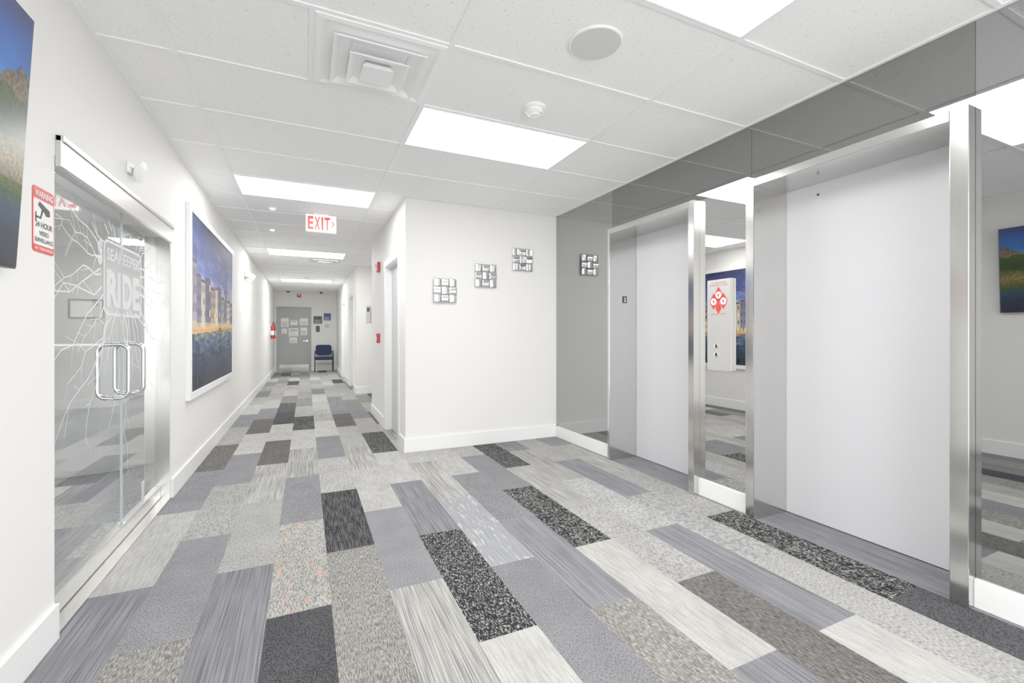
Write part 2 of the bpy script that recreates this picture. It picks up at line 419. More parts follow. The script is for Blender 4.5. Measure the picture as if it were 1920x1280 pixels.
# ------------------------------------------------------------ mirror cladding
def mirror(y0, y1, z0, z1, mat, label):
    e = box('mirror_panel', (XG, XR, y0+0.001, y1-0.001, z0+0.001, z1-0.001), mat)
    tag(e, label, 'mirror', 'tinted mirror cladding panels')
mirror(3.51, YB, 0.125, H-0.003, MIR_MID, 'tall grey tinted mirror panel beside the corner')
mirror(2.03, 3.51, 2.20, H-0.003, MIR_DARK, 'grey tinted mirror panel above an elevator door')
mirror(2.03, 2.46, 0.125, 2.20, MIR_LITE, 'narrow tinted mirror panel between two elevators')
mirror(0.939, 2.03, 2.20, H-0.003, MIR_DARK, 'grey tinted mirror panel above an elevator door')
mirror(-2.0, 0.939, 0.125, H-0.003, MIR_MID, 'wide tall tinted mirror panel beside an elevator frame')

# ------------------------------------------------------------ elevators
def elevator(ya, yb, oa, ob, plate, keyhole, label):
    e = thing('elevator', label, 'elevator', ((XF+2.94)/2, (ya+yb)/2, 0), 'elevators of the lobby')
    fr = boxes('frame', [(XF, 2.94, oa, ya, 0, 2.20), (XF, 2.94, yb, ob, 0, 2.20), (XF, 2.94, ya, yb, 2.15, 2.20)], STEEL, e, bevel=0.003)
    fr['label'] = 'brushed stainless steel door frame'
    d = box('door', (2.945, 2.975, ya-0.04, yb+0.04, 0.006, 2.19), ELDOOR, e, bevel=0.002); d['label'] = 'plain light grey painted sliding door'
    if keyhole:
        v, f = lathe((2.945, ya+0.76, 2.08), (-1, 0, 0), [(0.008, 0), (0.008, 0.002), (0.004, 0.003)], 16)
        k = mk('keyhole', v, f, BLACK, d)
    if plate:
        v, f = prism(rect(2.775, 2.825, 1.50, 1.565), (0, yb, 0), X_, Z_, 0.003)
        p = mk('floor_number_plate', v, f, BLACK, e)
        v, f = text_geo('2', (2.79, yb, 1.512), X_, Z_, 0.022, 0.04, 0.004, bold=0.02)
        mk('lettering', v, f, WHITE, p)
    return e
elevator(1.005, 1.97, 0.939, 2.03, False, True, 'closed elevator with light grey door in wide stainless steel frame')
elevator(2.515, 3.48, 2.46, 3.51, True, False, 'closed elevator with grey door and number 2 on its jamb')

# call panel
cp = thing('elevator_call_panel', 'silver elevator call panel with red fire notice and two buttons', 'call panel', (XG, 2.27, 0.94))
R = -Y_
XP0 = XG-0.028
v, f = prism(rrect(-2.365, -2.17, 0.94, 1.585, 0.006), (XG, 0, 0), R, Z_, 0.028)
mk('body', v, f, pbr('call_panel_face', (214, 212, 208), 0.35, 0.6, noise=0.03), cp, bevel=0.002)
for z in (1.115, 1.055):
    v, f = lathe((XP0, 2.285, z), (-1, 0, 0), [(0.017, 0), (0.017, 0.004), (0.012, 0.006), (0.011, 0.004)], 20)
    b_ = mk('button', v, f, CHROME, cp, smooth=True)
O = (XP0, 0, 0)
def flame(cx, cz, s):
    P = []
    for k in range(24):
        t = 2*math.pi*k/24
        a = s*math.cos(t)*1.0; b2 = s*math.sin(t)
        if math.sin(t) > 0.5: b2 += s*(math.sin(t)-0.5)*1.6; a *= (1-(math.sin(t)-0.5)*1.2)
        if math.sin(t) < -0.5: b2 += s*0.9*(math.sin(t)+0.5)*1.6; a *= (1+(math.sin(t)+0.5)*1.2)
        P.append((cx+a, cz+b2))
    return P
for (a, b2, s, rr) in ((-2.268, 1.475, 0.032, 0.025), (-2.309, 1.43, 0.032, 0.025), (-2.227, 1.43, 0.032, 0.025), (-2.268, 1.385, 0.024, 0.0)):
    v, f = prism(flame(a, b2, s), O, R, Z_, 0.001); no = mk('fire_symbol', v, f, REDINK, cp)
    if rr:
        v, f = prism(circ(a, b2, rr), O, R, Z_, 0.0016); sd_ = mk('symbol_disc', v, f, PAPER, no)
        v, f = prism([(a-0.003, b2-0.014), (a+0.003, b2-0.014), (a+0.007, b2+0.004), (a, b2+0.014), (a-0.007, b2+0.004)], O, R, Z_, 0.002); mk('symbol_mark', v, f, REDINK, no)
for tx, yy0, zz, ww in (('IN CASE OF FIRE', 2.33, 1.557, 0.125), ('ELEVATORS ARE OUT OF SERVICE', 2.345, 1.54, 0.155), ('USE EXIT STAIRS', 2.33, 1.335, 0.12)):
    v, f = text_geo(tx, (XP0, yy0, zz), R, Z_, ww, 0.010, 0.001); mk('lettering', v, f, REDINK, cp)

# ------------------------------------------------------------ wall art
def wall_art(cx, cz, label):
    e = thing('metal_wall_art', label, 'wall art', (cx, YB, cz-0.13), 'woven chrome wall sculptures')
    s = 0.083; parts = []
    for a in range(3):
        for b2 in range(3):
            ox, oz = cx+(a-1)*0.083, cz+(b2-1)*0.083
            hor = (a+b2) % 2 == 0
            n = 8; Vv, Ff = [], []
            for i in range(n+1):
                for j in range(n+1):
                    u, w_ = i/n-0.5, j/n-0.5
                    q = (u if hor else w_)
                    dep = 0.018+0.007*math.cos(q*math.pi)
                    Vv.append((ox+u*s, YB-0.012-dep, oz+w_*s))
            for i in range(n):
                for j in range(n):
                    k = i*(n+1)+j; Ff.append((k, k+1, k+n+2, k+n+1))
            parts.append((Vv, Ff))
    v, f = join(*parts); p = mk('woven_plates', v, f, ARTM, e, smooth=True)
    sd = p.modifiers.new('thick', 'SOLIDIFY'); sd.thickness = 0.0015
    boxes('backing', [(cx-0.11, cx+0.11, YB-0.024, YB, cz-0.006, cz+0.006), (cx-0.006, cx+0.006, YB-0.024, YB, cz-0.11, cz+0.11)], SATIN, e)
wall_art(1.323, 1.655, 'square woven chrome wall sculpture hung lowest on white wall')
wall_art(1.78, 1.835, 'square woven chrome wall sculpture hung at middle height')
wall_art(2.226, 2.04, 'square woven chrome wall sculpture hung highest near mirror')

# ------------------------------------------------------------ ceiling lights
def light(i, j, pm=None, parentlabel='flat rectangular light panel set in white tile ceiling'):
    x0, x1 = GX+1.22*i+0.012, GX+1.22*(i+1)-0.012; y0, y1 = GY+0.61*j+0.012, GY+0.61*(j+1)-0.012
    e = thing('ceiling_light', parentlabel, 'ceiling light', ((x0+x1)/2, (y0+y1)/2, H-0.004), 'recessed ceiling light panels')
    f = 0.008
    boxes('frame', [(x0, x1, y0, y0+f, H-0.004, H+0.004), (x0, x1, y1-f, y1, H-0.004, H+0.004), (x0, x0+f, y0+f, y1-f, H-0.004, H+0.004), (x1-f, x1, y0+f, y1-f, H-0.004, H+0.004)], GRIDM, e)
    box('diffuser_panel', (x0+f, x1-f, y0+f, y1-f, H-0.002, H+0.003), pm or PANEL, e)
for (i, j) in ((0, -6), (0, -3), (0, 0), (-1, 3)):  # first entry is an unseen panel behind the camera, added for illumination
    light(i, j)
for (i, j) in ((-1, 9), (-1, 16)):
    light(i, j, PANEL3)
light(-3, 3, PANEL2)  # panel added to light the office behind the glass

# air diffusers
def diffuser(x0, y0, label):
    s = 0.586; cx, cy = x0+s/2, y0+s/2
    e = thing('air_diffuser', label, 'air vent', (cx, cy, H-0.07), 'square ceiling air diffusers')
    def sq(h, z): return [(cx-h, cy-h, z), (cx+h, cy-h, z), (cx+h, cy+h, z), (cx-h, cy+h, z)]
    def loft(rings):
        V, F = [], []
        for h, z in rings: V += sq(h, z)
        for i in range(len(rings)-1):
            for k in range(4):
                k2 = (k+1) % 4; F.append((i*4+k, i*4+k2, i*4+4+k2, i*4+4+k))
        return V, F
    v, f = loft([(0.293, H+0.003), (0.293, H-0.006), (0.268, H-0.009), (0.250, H+0.002), (0.15, H+0.004)])
    mk('frame', v, f, GRIDM, e)
    L = []
    for k, (h, z) in enumerate(((0.215, H-0.012), (0.140, H-0.034))):
        L.append(loft([(h-0.075, z+0.016), (h-0.03, z+0.010), (h-0.008, z-0.012), (h, z-0.014), (h, z-0.018), (h-0.010, z-0.017), (h-0.034, z+0.004), (h-0.077, z+0.010)]))
    V0 = sq(0.075, H-0.062); L.append((V0+sq(0.060, H-0.034), [(0, 1, 2, 3), (0, 1, 5, 4), (1, 2, 6, 5), (2, 3, 7, 6), (3, 0, 4, 7)]))
    v, f = join(*L); mk('louvers', v, f, WHITE, e)
diffuser(GX-0.61+0.012, GY-0.61+0.012, 'white square stepped air diffuser in the ceiling')
diffuser(GX-0.61+0.012, GY+6.1+0.012, 'white square air diffuser further along the hallway ceiling')

# speaker
sp = thing('ceiling_speaker', 'round flush ceiling speaker with pale grey grille', 'speaker', (1.255, 1.775, H-0.01))
v, f = lathe((1.255, 1.775, H+0.004), (0, 0, -1), [(0.128, 0), (0.128, 0.006), (0.124, 0.010), (0.118, 0.010), (0.118, 0.004)], 48); mk('rim', v, f, WHITE, sp, smooth=True)
v, f = lathe((1.255, 1.775, H+0.003), (0, 0, -1), [(0.118, 0), (0.118, 0.009), (0.08, 0.0105), (0.03, 0.011)], 48); mk('grille', v, f, GRILLE, sp, smooth=True)
def smoke(x, y, label):
    e = thing('smoke_detector', label, 'smoke detector', (x, y, H-0.05), 'ceiling smoke detectors')
    v, f = lathe((x, y, H+0.004), (0, 0, -1), [(0.068, 0), (0.068, 0.016), (0.062, 0.020)], 40); mk('base', v, f, WHITE, e, smooth=True)
    v, f = lathe((x, y, H-0.016), (0, 0, -1), [(0.052, 0), (0.054, 0.012), (0.046, 0.022), (0.030, 0.026), (0.028, 0.034), (0.012, 0.038)], 40); mk('sensor_dome', v, f, WHITE, e, smooth=True)
    v, f = lathe((x+0.03, y-0.03, H-0.034), (0, 0, -1), [(0.004, 0), (0.003, 0.006)], 10); mk('indicator', v, f, RED, e)
smoke(1.27, 2.43, 'round white smoke detector on the lobby ceiling')
smoke(0.02, 11.86, 'round white smoke detector on the hallway ceiling')
for (x, y) in ((-0.33, 5.55), (-0.40, 6.68)):
    e = thing('downlight_puck', 'tiny round white ceiling fitting with glowing centre', 'ceiling fitting', (x, y, H-0.02), 'small hallway ceiling fittings')
    v, f = lathe((x, y, H+0.004), (0, 0, -1), [(0.045, 0), (0.045, 0.008), (0.03, 0.016), (0.028, 0.012)], 24); mk('ring', v, f, WHITE, e, smooth=True)
    v, f = lathe((x, y, H-0.009), (0, 0, -1), [(0.027, 0), (0.024, 0.008), (0.01, 0.012)], 24); mk('lens', v, f, SPOT, e, smooth=True)  # lens emits light; fitting is built as a small recessed downlight
for (x, y) in ((-0.5, 15.7), (0.45, 15.7)):
    e = thing('dome_camera', 'small dark dome security camera on ceiling', 'security camera', (x, y, H-0.08), 'dome cameras at hallway end')
    v, f = lathe((x, y, H+0.004), (0, 0, -1), [(0.06, 0), (0.06, 0.025), (0.05, 0.03)], 24); mk('base', v, f, WHITE, e, smooth=True)
    v, f = lathe((x, y, H-0.026), (0, 0, -1), [(0.046, 0), (0.044, 0.02), (0.03, 0.04), (0.01, 0.048)], 24); mk('dome', v, f, BLACK, e, smooth=True)

# exit sign
ex = thing('exit_sign', 'white hanging exit sign with red letters and arrow', 'exit sign', (0.16, 5.59, 2.36))
v, f = prism(rrect(0.0, 0.32, 2.365, 2.56, 0.01), (0, 5.615, 0), X_, Z_, 0.05); mk('body', v, f, EXITF, ex)
box('mount', (0.08, 0.24, 5.57, 5.61, 2.56, H+0.003), WHITE, ex)
for k, chh in enumerate('EXIT'):
    ww = 0.020 if chh == 'I' else 0.060
    xx = (0.020, 0.090, 0.162, 0.194)[k]
    v, f = text_geo(chh, (xx, 5.565, 2.39), X_, Z_, ww, 0.148, 0.003, bold=0.03); mk('letter', v, f, EXITR, ex)
v2, f2 = prism([(0.264, 2.425), (0.274, 2.425), (0.302, 2.465), (0.274, 2.505), (0.264, 2.505), (0.288, 2.465)], (0, 5.565, 0), X_, Z_, 0.003)
mk('arrow', v2, f2, EXITR, ex)

# emergency lights on left wall
e = thing('emergency_light', 'small white wall emergency light with angled round head', 'emergency light', (XL, 3.22, 2.06), 'wall emergency lights')
box('base', (XL, XL+0.018, 3.12, 3.20, 2.09, 2.15), WHITE, e, bevel=0.006)
v, f = lathe((XL+0.014, 3.19, 2.125), (1, -0.1, -0.3), [(0.014, 0), (0.016, 0.012), (0.056, 0.026), (0.060, 0.036), (0.05, 0.039)], 28); mk('lamp_head', v, f, WHITE, e, smooth=True)
e = thing('emergency_light', 'white twin-head emergency light along hallway wall', 'emergency light', (XL, 8.46, 2.08), 'wall emergency lights')
box('base', (XL, XL+0.06, 8.32, 8.60, 2.12, 2.24), WHITE, e, bevel=0.012)
for dy in (-0.1, 0.1):
    v, f = lathe((XL+0.05, 8.46+dy, 2.14), (0.8, dy, -0.3), [(0.03, 0), (0.055, 0.03), (0.06, 0.07), (0.05, 0.075)], 24); mk('lamp_head', v, f, WHITE, e, smooth=True)

# ------------------------------------------------------------ television
tv = thing('television', 'wall television tilted down showing mountain lake scene', 'television', (XL, 1.27, 1.41))
tilt = (0.045/0.82)
R = Y_; U = Vector((tilt, 0, 1)).normalized()
O = Vector((-0.885, 0, 1.41))
v, f = prism(rect(0.54, 2.0, 0, 0.82), O, R, U, 0.028); mk('body', v, f, BLACK, tv, bevel=0.002)
v, f = bx(XL, -0.87, 1.0, 1.5, 1.65, 1.95); mk('bracket', v, f, BLACK, tv)
def scene_mat(name, stops, nscale, dist, axis='Z', z0=0, z1=1, e=0.35, stretch=(1, 1, 1), rough=0.3, con=(0.4, 1.6), n2s=6):
    m, nt, b = new_mat(name)
    tc = nt.nodes.new('ShaderNodeTexCoord'); sx = nt.nodes.new('ShaderNodeSeparateXYZ'); nt.links.new(tc.outputs['Object'], sx.inputs[0])
    mp = nt.nodes.new('ShaderNodeMapping'); mp.inputs['Scale'].default_value = stretch; nt.links.new(tc.outputs['Object'], mp.inputs['Vector'])
    n = nt.nodes.new('ShaderNodeTexNoise'); n.inputs['Scale'].default_value = nscale; n.inputs['Detail'].default_value = 6
    nt.links.new(mp.outputs['Vector'], n.inputs['Vector'])
    mr = nt.nodes.new('ShaderNodeMapRange'); mr.inputs['From Min'].default_value = z0; mr.inputs['From Max'].default_value = z1
    nt.links.new(sx.outputs[axis], mr.inputs['Value'])
    ma = nt.nodes.new('ShaderNodeMath'); ma.operation = 'MULTIPLY_ADD'; ma.inputs[1].default_value = dist
    nt.links.new(n.outputs['Fac'], ma.inputs[0]); nt.links.new(mr.outputs[0], ma.inputs[2])
    sb = nt.nodes.new('ShaderNodeMath'); sb.operation = 'SUBTRACT'; sb.inputs[1].default_value = dist*0.5; nt.links.new(ma.outputs[0], sb.inputs[0])
    r = nt.nodes.new('ShaderNodeValToRGB'); el = r.color_ramp.elements
    while len(el) > 1: el.remove(el[0])
    el[0].position = stops[0][0]; el[0].color = linc(stops[0][1])
    for p, c in stops[1:]:
        q = el.new(p); q.color = linc(c)
    nt.links.new(sb.outputs[0], r.inputs['Fac'])
    n2 = nt.nodes.new('ShaderNodeTexNoise'); n2.inputs['Scale'].default_value = nscale*n2s; n2.inputs['Detail'].default_value = 5
    nt.links.new(mp.outputs['Vector'], n2.inputs['Vector'])
    m2 = nt.nodes.new('ShaderNodeMapRange'); m2.inputs['From Min'].default_value = 0.35; m2.inputs['From Max'].default_value = 0.65; m2.inputs['To Min'].default_value = con[0]; m2.inputs['To Max'].default_value = con[1]
    nt.links.new(n2.outputs['Fac'], m2.inputs['Value'])
    vs = nt.nodes.new('ShaderNodeVectorMath'); vs.operation = 'SCALE'; nt.links.new(r.outputs['Color'], vs.inputs[0]); nt.links.new(m2.outputs[0], vs.inputs['Scale'])
    nt.links.new(vs.outputs[0], b.inputs['Base Color']); nt.links.new(vs.outputs[0], b.inputs['Emission Color'])
    b.inputs['Emission Strength'].default_value = e; b.inputs['Roughness'].default_value = rough
    return m
def tvpart(name, pts, mat, lift):
    v, f = prism(pts, O, R, U, 0.0004, 0.028+lift); mk(name, v, f, mat, tv)
SK = scene_mat('sky_picture', [(0.0, (60, 150, 205)), (0.4, (30, 104, 170)), (1.0, (12, 50, 112))], 3, 0.3, z1=0.3, e=0.3, con=(0.8, 1.25), n2s=2)
RK = scene_mat('rock_picture', [(0.0, (104, 90, 68)), (0.5, (128, 112, 88)), (1.0, (108, 98, 88))], 12, 0.8, z1=0.2, e=0.1, con=(0.25, 1.5))
FO = scene_mat('forest_picture', [(0.0, (52, 76, 22)), (0.5, (36, 66, 16)), (1.0, (60, 86, 30))], 10, 0.6, z1=0.16, e=0.2, stretch=(1, 3, 0.7), con=(0.2, 1.8))
SL = scene_mat('slope_picture', [(0.0, (88, 90, 46)), (0.4, (138, 124, 76)), (0.8, (100, 100, 48)), (1.0, (80, 90, 32))], 14, 0.8, z1=0.16, e=0.15, con=(0.25, 1.6))
LK = scene_mat('lake_picture', [(0.0, (8, 22, 44)), (0.4, (12, 38, 66)), (0.62, (18, 70, 92)), (0.8, (52, 82, 44)), (1.0, (100, 98, 46))], 6, 0.25, z1=0.28, e=0.25, stretch=(1, 1, 3), rough=0.6, con=(0.6, 1.4))
tvpart('sky_picture', rect(0.552, 1.994, 0.50, 0.814), SK, 0)
rg0 = random.Random(11)
def ridge(y0, y1, base, hi, n, amp):
    top = [(y0+(y1-y0)*k/n, hi+amp*rg0.uniform(-1, 1)+amp*1.2*math.sin(k*0.45)) for k in range(n, -1, -1)]
    return [(y0, base), (y1, base)]+top
tvpart('rock_picture', ridge(0.552, 1.994, 0.45, 0.60, 60, 0.022), RK, 0.0006)
tvpart('forest_picture', ridge(0.552, 1.994, 0.38, 0.545, 110, 0.010), FO, 0.0012)
tvpart('slope_picture', ridge(0.552, 1.994, 0.26, 0.40, 60, 0.008), SL, 0.0018)
tvpart('lake_picture', rect(0.552, 1.994, 0.006, 0.275), LK, 0.0024)

# warning sign
ws = thing('warning_sign', 'white and red video surveillance warning sign', 'warning sign', (XL, 2.265, 1.50))
O = (XL, 0, 0)
v, f = prism(rrect(2.19, 2.342, 1.50, 1.74, 0.015), O, Y_, Z_, 0.002); mk('plate', v, f, REDINK, ws)
v, f = join(prism(rrect(2.196, 2.336, 1.527, 1.695, 0.006), O, Y_, Z_, 0.0025)); mk('face', v, f, PAPER, ws)
for tx, yy0, zz, ww, hh, mt, bd in (('WARNING', 2.203, 1.704, 0.125, 0.024, PAPER, 0.02), ('NO TRESPASSING', 2.203, 1.509, 0.125, 0.010, PAPER, 0), ('24 HOUR', 2.206, 1.592, 0.12, 0.022, INK, 0.02),
                            ('VIDEO', 2.232, 1.563, 0.068, 0.018, INK, 0.02), ('SURVEILLANCE', 2.202, 1.538, 0.128, 0.016, INK, 0.02)):
    v, f = text_geo(tx, (XL, yy0, zz), Y_, Z_, ww, hh, 0.0035, bold=bd); mk('lettering', v, f, mt, ws)
v, f = join(prism([(2.225, 1.672), (2.235, 1.688), (2.305, 1.668), (2.31, 1.648), (2.295, 1.642)], O, Y_, Z_, 0.0035), prism(circ(2.285, 1.653, 0.011), O, Y_, Z_, 0.004),
            prism([(2.25, 1.66), (2.262, 1.66), (2.245, 1.625), (2.208, 1.625), (2.208, 1.632), (2.24, 1.632)], O, Y_, Z_, 0.0035), prism(rect(2.206, 2.213, 1.612, 1.645), O, Y_, Z_, 0.0035)); mk('camera_symbol', v, f, INK, ws)

# ------------------------------------------------------------ glass storefront
dh = tag(boxes('door_header', [(XL, XL+0.02, 2.355, 4.0, 1.86, 1.985), (XL, XL+0.028, 2.355, 4.0, 1.96, 1.985)], HEADM, bevel=0.003), 'satin metal header rail over the glass doors', 'door header')
struct(boxes('trim_2', [(XLb, XL+0.004, 2.35, 4.02, 0.0, 0.010), (XLb, XL-0.004, 4.012, 4.02, 0.010, 1.90), (XLb, XL-0.004, 2.35, 2.358, 0.010, 1.90)], SATIN))
GXp = -0.975
def leaf(y0, y1, hy, label):
    e = thing('glass_door', label, 'glass door', (GXp, (y0+y1)/2, 0.013), 'etched glass double doors')
    mk('glass_panel', [(GXp, y0, 0.10), (GXp, y1, 0.10), (GXp, y1, 1.90), (GXp, y0, 1.90)], [(0, 1, 2, 3)], GLASS, e)
    box('bottom_rail', (GXp-0.014, GXp+0.02, y0, y1, 0.014, 0.10), SATIN, e, bevel=0.003)
    for sgn in (1, -1):
        P = []
        d = 0.068
        zc0, zc1 = 0.84, 1.14
        P.append((GXp+sgn*0.002, hy, zc0))
        for k in range(7):
            t = math.radians(-90+90*k/6); P.append((GXp+sgn*(d-0.04+0.04*math.cos(t)), hy, zc0+0.04+0.04*math.sin(t)))
        for k in range(7):
            t = math.radians(90*k/6); P.append((GXp+sgn*(d-0.04+0.04*math.cos(t)), hy, zc1-0.04+0.04*math.sin(t)))
        P.append((GXp+sgn*0.002, hy, zc1))
        v, f = tube(P, 0.0125, 12); h = mk('handle', v, f, CHROME, e, smooth=True); h['label'] = 'rounded chrome pull handle'
    return e
L1 = leaf(2.36, 3.315, 3.20, 'clear glass door leaf with frosted cracked-glass graphics')
L2 = leaf(3.322, 4.01, 3.45, 'clear glass door leaf with frosted logo lettering')
for (a, b2) in ((3.305, L1), (3.323, L2)):
    box('edge_strip', (GXp-0.003, GXp+0.003, a, a+0.007, 0.10, 1.90), pbr('clear_edge', (190, 200, 200), 0.2, noise=0.02), b2)
rg = random.Random(3)
GO = (GXp+0.002, 0, 0)
cracks = {0: [], 1: []}
cy, cz = 3.33, 1.53
def strip(p, q, w0, w1):
    a, b = Vector(p), Vector(q); d = (b-a)
    if d.length < 1e-5: return
    n = Vector((-d.y, d.x)).normalized()
    pts = [tuple(a+n*w0), tuple(a-n*w0), tuple(b-n*w1), tuple(b+n*w1)]
    if min(a.x, b.x) < 2.37 or max(a.x, b.x) > 4.0 or min(a.y, b.y) < 0.12 or max(a.y, b.y) > 1.83: return
    side = 0 if (a.x+b.x)/2 < 3.318 else 1
    if side == 0 and max(a.x, b.x) > 3.31: return
    if side == 1 and min(a.x, b.x) < 3.325: return
    cracks[side].append(([tuple(Vector(GO)+Y_*u+Z_*w) for u, w in pts], [(0, 1, 2, 3)]))
for k in range(40):
    an = 2*math.pi*k/40+rg.uniform(-0.1, 0.1)
    ra = 0.28 if abs(math.cos(an)) > 0.5 else 0.21
    p = Vector((cy+ra*math.cos(an)*1.1, cz+ra*math.sin(an)))
    ln = rg.uniform(0.35, 1.0); n = 8; w_ = 0.0045
    for s_ in range(n):
        an2 = an+rg.uniform(-0.5, 0.5)
        q = p+Vector((math.cos(an2), math.sin(an2)))*(ln/n)
        w2 = w_*0.86
        strip(p, q, w_, w2)
        if rg.random() < 0.5:
            an3 = an2+rg.choice((-1, 1))*rg.uniform(0.5, 1.2); strip(q, q+Vector((math.cos(an3), math.sin(an3)))*rg.uniform(0.05, 0.16), w2*0.7, 0.001)
        p = q; w_ = w2
for li, L in ((0, L1), (1, L2)):
    if cracks[li]:
        v, f = join(*cracks[li]); mk('frosted_cracks', v, f, FROST, L)
ring = ring_poly(rrect(3.06, 3.66, 1.30, 1.71, 0.05), rrect(3.074, 3.646, 1.314, 1.696, 0.04), GO, Y_, Z_, 0.0004)
logo = join(ring, text_geo('SEAKEEPER', (GXp+0.002, 3.10, 1.60), Y_, Z_, 0.52, 0.068, 0.0008, bold=0.02), text_geo('RIDE', (GXp+0.002, 3.10, 1.345), Y_, Z_, 0.52, 0.205, 0.0008, bold=0.05), text_geo('S', (GXp+0.002, 2.985, 1.56), Y_, Z_, 0.062, 0.13, 0.0008, bold=0.05))
fill = (lambda P: ([tuple(Vector((GXp+0.0012, 0, 0))+Y_*u+Z_*w) for u, w in P], [tuple(range(len(P)))]))(rrect(3.074, 3.646, 1.314, 1.696, 0.04))
for low, L in ((True, L1), (False, L2)):
    ys = 3.311 if low else 3.326
    v, f = clip_y(logo, ys, low); mk('frosted_logo', v, f, FROSTL, L)
    v, f = clip_y(fill, ys, low); mk('frosted_backing', v, f, FROST2, L)

# office contents
rc = thing('reception_desk', 'white round-fronted reception desk behind the glass doors', 'desk', (-1.85, 5.4, 0))
def deskpoly(g):
    return [(-2.45-g, 5.9)]+[(-1.85-(0.6+g)*math.cos(math.pi*k/16), 5.35-(0.40+g)*math.sin(math.pi*k/16)) for k in range(17)]+[(-1.25+g, 5.9)]
v, f = prism(deskpoly(0), (0, 0, 0.002), X_, Y_, 1.06); mk('body', v, f, WHITE, rc)
v, f = prism(deskpoly(0.04), (0, 0, 1.062), X_, Y_, 0.04); mk('desktop', v, f, TRIMW, rc)
fc = thing('framed_certificate', 'small dark-framed certificate on an office wall', 'picture frame', (-2.45, 7.2, 1.4))
boxes('frame', [(-2.62, -2.28, 7.18, 7.2, 1.39, 1.41), (-2.62, -2.28, 7.18, 7.2, 1.61, 1.63), (-2.62, -2.60, 7.18, 7.2, 1.41, 1.61), (-2.30, -2.28, 7.18, 7.2, 1.41, 1.61)], SLATE, fc)
box('sheet', (-2.60, -2.30, 7.19, 7.198, 1.41, 1.61), PAPER, fc)
tag(box('wood_panel', (-3.1, -2.86, 7.1, 7.199, 0.141, 2.0), BEIGE), 'beige decorative panel on the office wall', 'wall panel')

# ------------------------------------------------------------ canal picture
cpn = thing('framed_picture', 'large white-framed canal city picture at dusk', 'picture', (XL, 5.66, 0.65))
ya, yb, za, zb = 4.46, 6.87, 0.65, 2.29
XP = -0.862
bo = 0.06
boxes('frame', [(XL, XP, ya, yb, za, za+bo), (XL, XP, ya, yb, zb-bo, zb), (XL, XP, ya, ya+bo, za+bo, zb-bo), (XL, XP, yb-bo, yb, za+bo, zb-bo)], WHITE, cpn, bevel=0.002)
ia, ib, ja, jb = ya+bo, yb-bo, za+bo, zb-bo
SKY = scene_mat('dusk_sky', [(0.0, (214, 190, 184)), (0.30, (176, 174, 198)), (0.5, (104, 120, 172)), (0.75, (58, 74, 134)), (1.0, (34, 44, 88))], 3.2, 0.9, z0=0, z1=0.92, e=0.0, stretch=(1, 0.8, 2.2), rough=0.6, con=(0.7, 1.4))
WAT = scene_mat('canal_water', [(0.0, (20, 32, 56)), (0.4, (42, 68, 98)), (0.62, (84, 112, 138)), (0.8, (150, 150, 140)), (1.0, (220, 176, 116))], 5, 1.3, z0=0, z1=0.7, e=0.0, stretch=(1, 1, 5), rough=0.6, con=(0.55, 1.6))
zm = 1.36
v, f = prism(rect(ia, ib, zm-0.05, jb), (XL+0.005, 0, 0), Y_, Z_, 0.02); sky = mk('sky_print', v, f, SKY, cpn)
v, f = prism(rect(ia, ib, ja, zm-0.05), (XL+0.005, 0, 0), Y_, Z_, 0.02); mk('water_print', v, f, WAT, cpn)
fac_cols = [(182, 178, 186), (140, 140, 160), (216, 206, 190), (116, 120, 148), (196, 172, 150), (228, 222, 212), (130, 128, 146)]
fm = [scene_mat('facade_print_%d' % k, [(0.0, (240, 190, 120)), (0.07, (210, 168, 120)), (0.14, c), (1.0, tuple(int(q*0.8) for q in c))], 10, 0.1, z0=0, z1=0.5, e=0.0, rough=0.6, con=(0.9, 1.1)) for k, c in enumerate(fac_cols)]
yy = ia; k = 0
wins = []; roofs = []
while yy < ib-0.02:
    w_ = min(rg.uniform(0.14, 0.28), ib-yy); t = (yy-ia)/(ib-ia)
    hgt = (0.60-0.30*t)*rg.uniform(0.82, 1.12); base = zm-0.16+0.08*t
    v, f = prism(rect(yy, yy+w_, base, base+hgt), (XL+0.025, 0, 0), Y_, Z_, 0.001); mk('facade_print', v, f, fm[k % len(fm)], cpn)
    roofs.append(prism([(yy-0.005, base+hgt), (yy+w_, base+hgt), (yy+w_*0.85, base+hgt+0.03), (yy+w_*0.12, base+hgt+0.03)], (XL+0.025, 0, 0), Y_, Z_, 0.0012))
    nx = 3; nz = 4
    for a in range(nx):
        for b2 in range(nz):
            wx = yy+w_*(a+0.3)/nx; wz = base+hgt*(b2+0.25)/nz
            wins.append((b2 if rg.random() > 0.12 else 0, prism(rect(wx, wx+w_/nx*0.36, wz, wz+hgt/nz*0.5), (XL+0.026, 0, 0), Y_, Z_, 0.0005)))
    yy += w_; k += 1
v, f = join(*roofs); mk('roof_print', v, f, pbr('roof_ink', (70, 60, 74), 0.6, noise=0.3), cpn)
v, f = join(*[w for b2, w in wins if b2 > 0]); o_ = mk('window_print', v, f, pbr('window_ink', (52, 54, 76), 0.5), cpn); o_['kind'] = 'stuff'
v, f = join(*[w for b2, w in wins if b2 == 0]); o_ = mk('lit_window_print', v, f, pbr('lit_window_ink', (255, 216, 140), 0.5), cpn); o_['kind'] = 'stuff'
gl = []
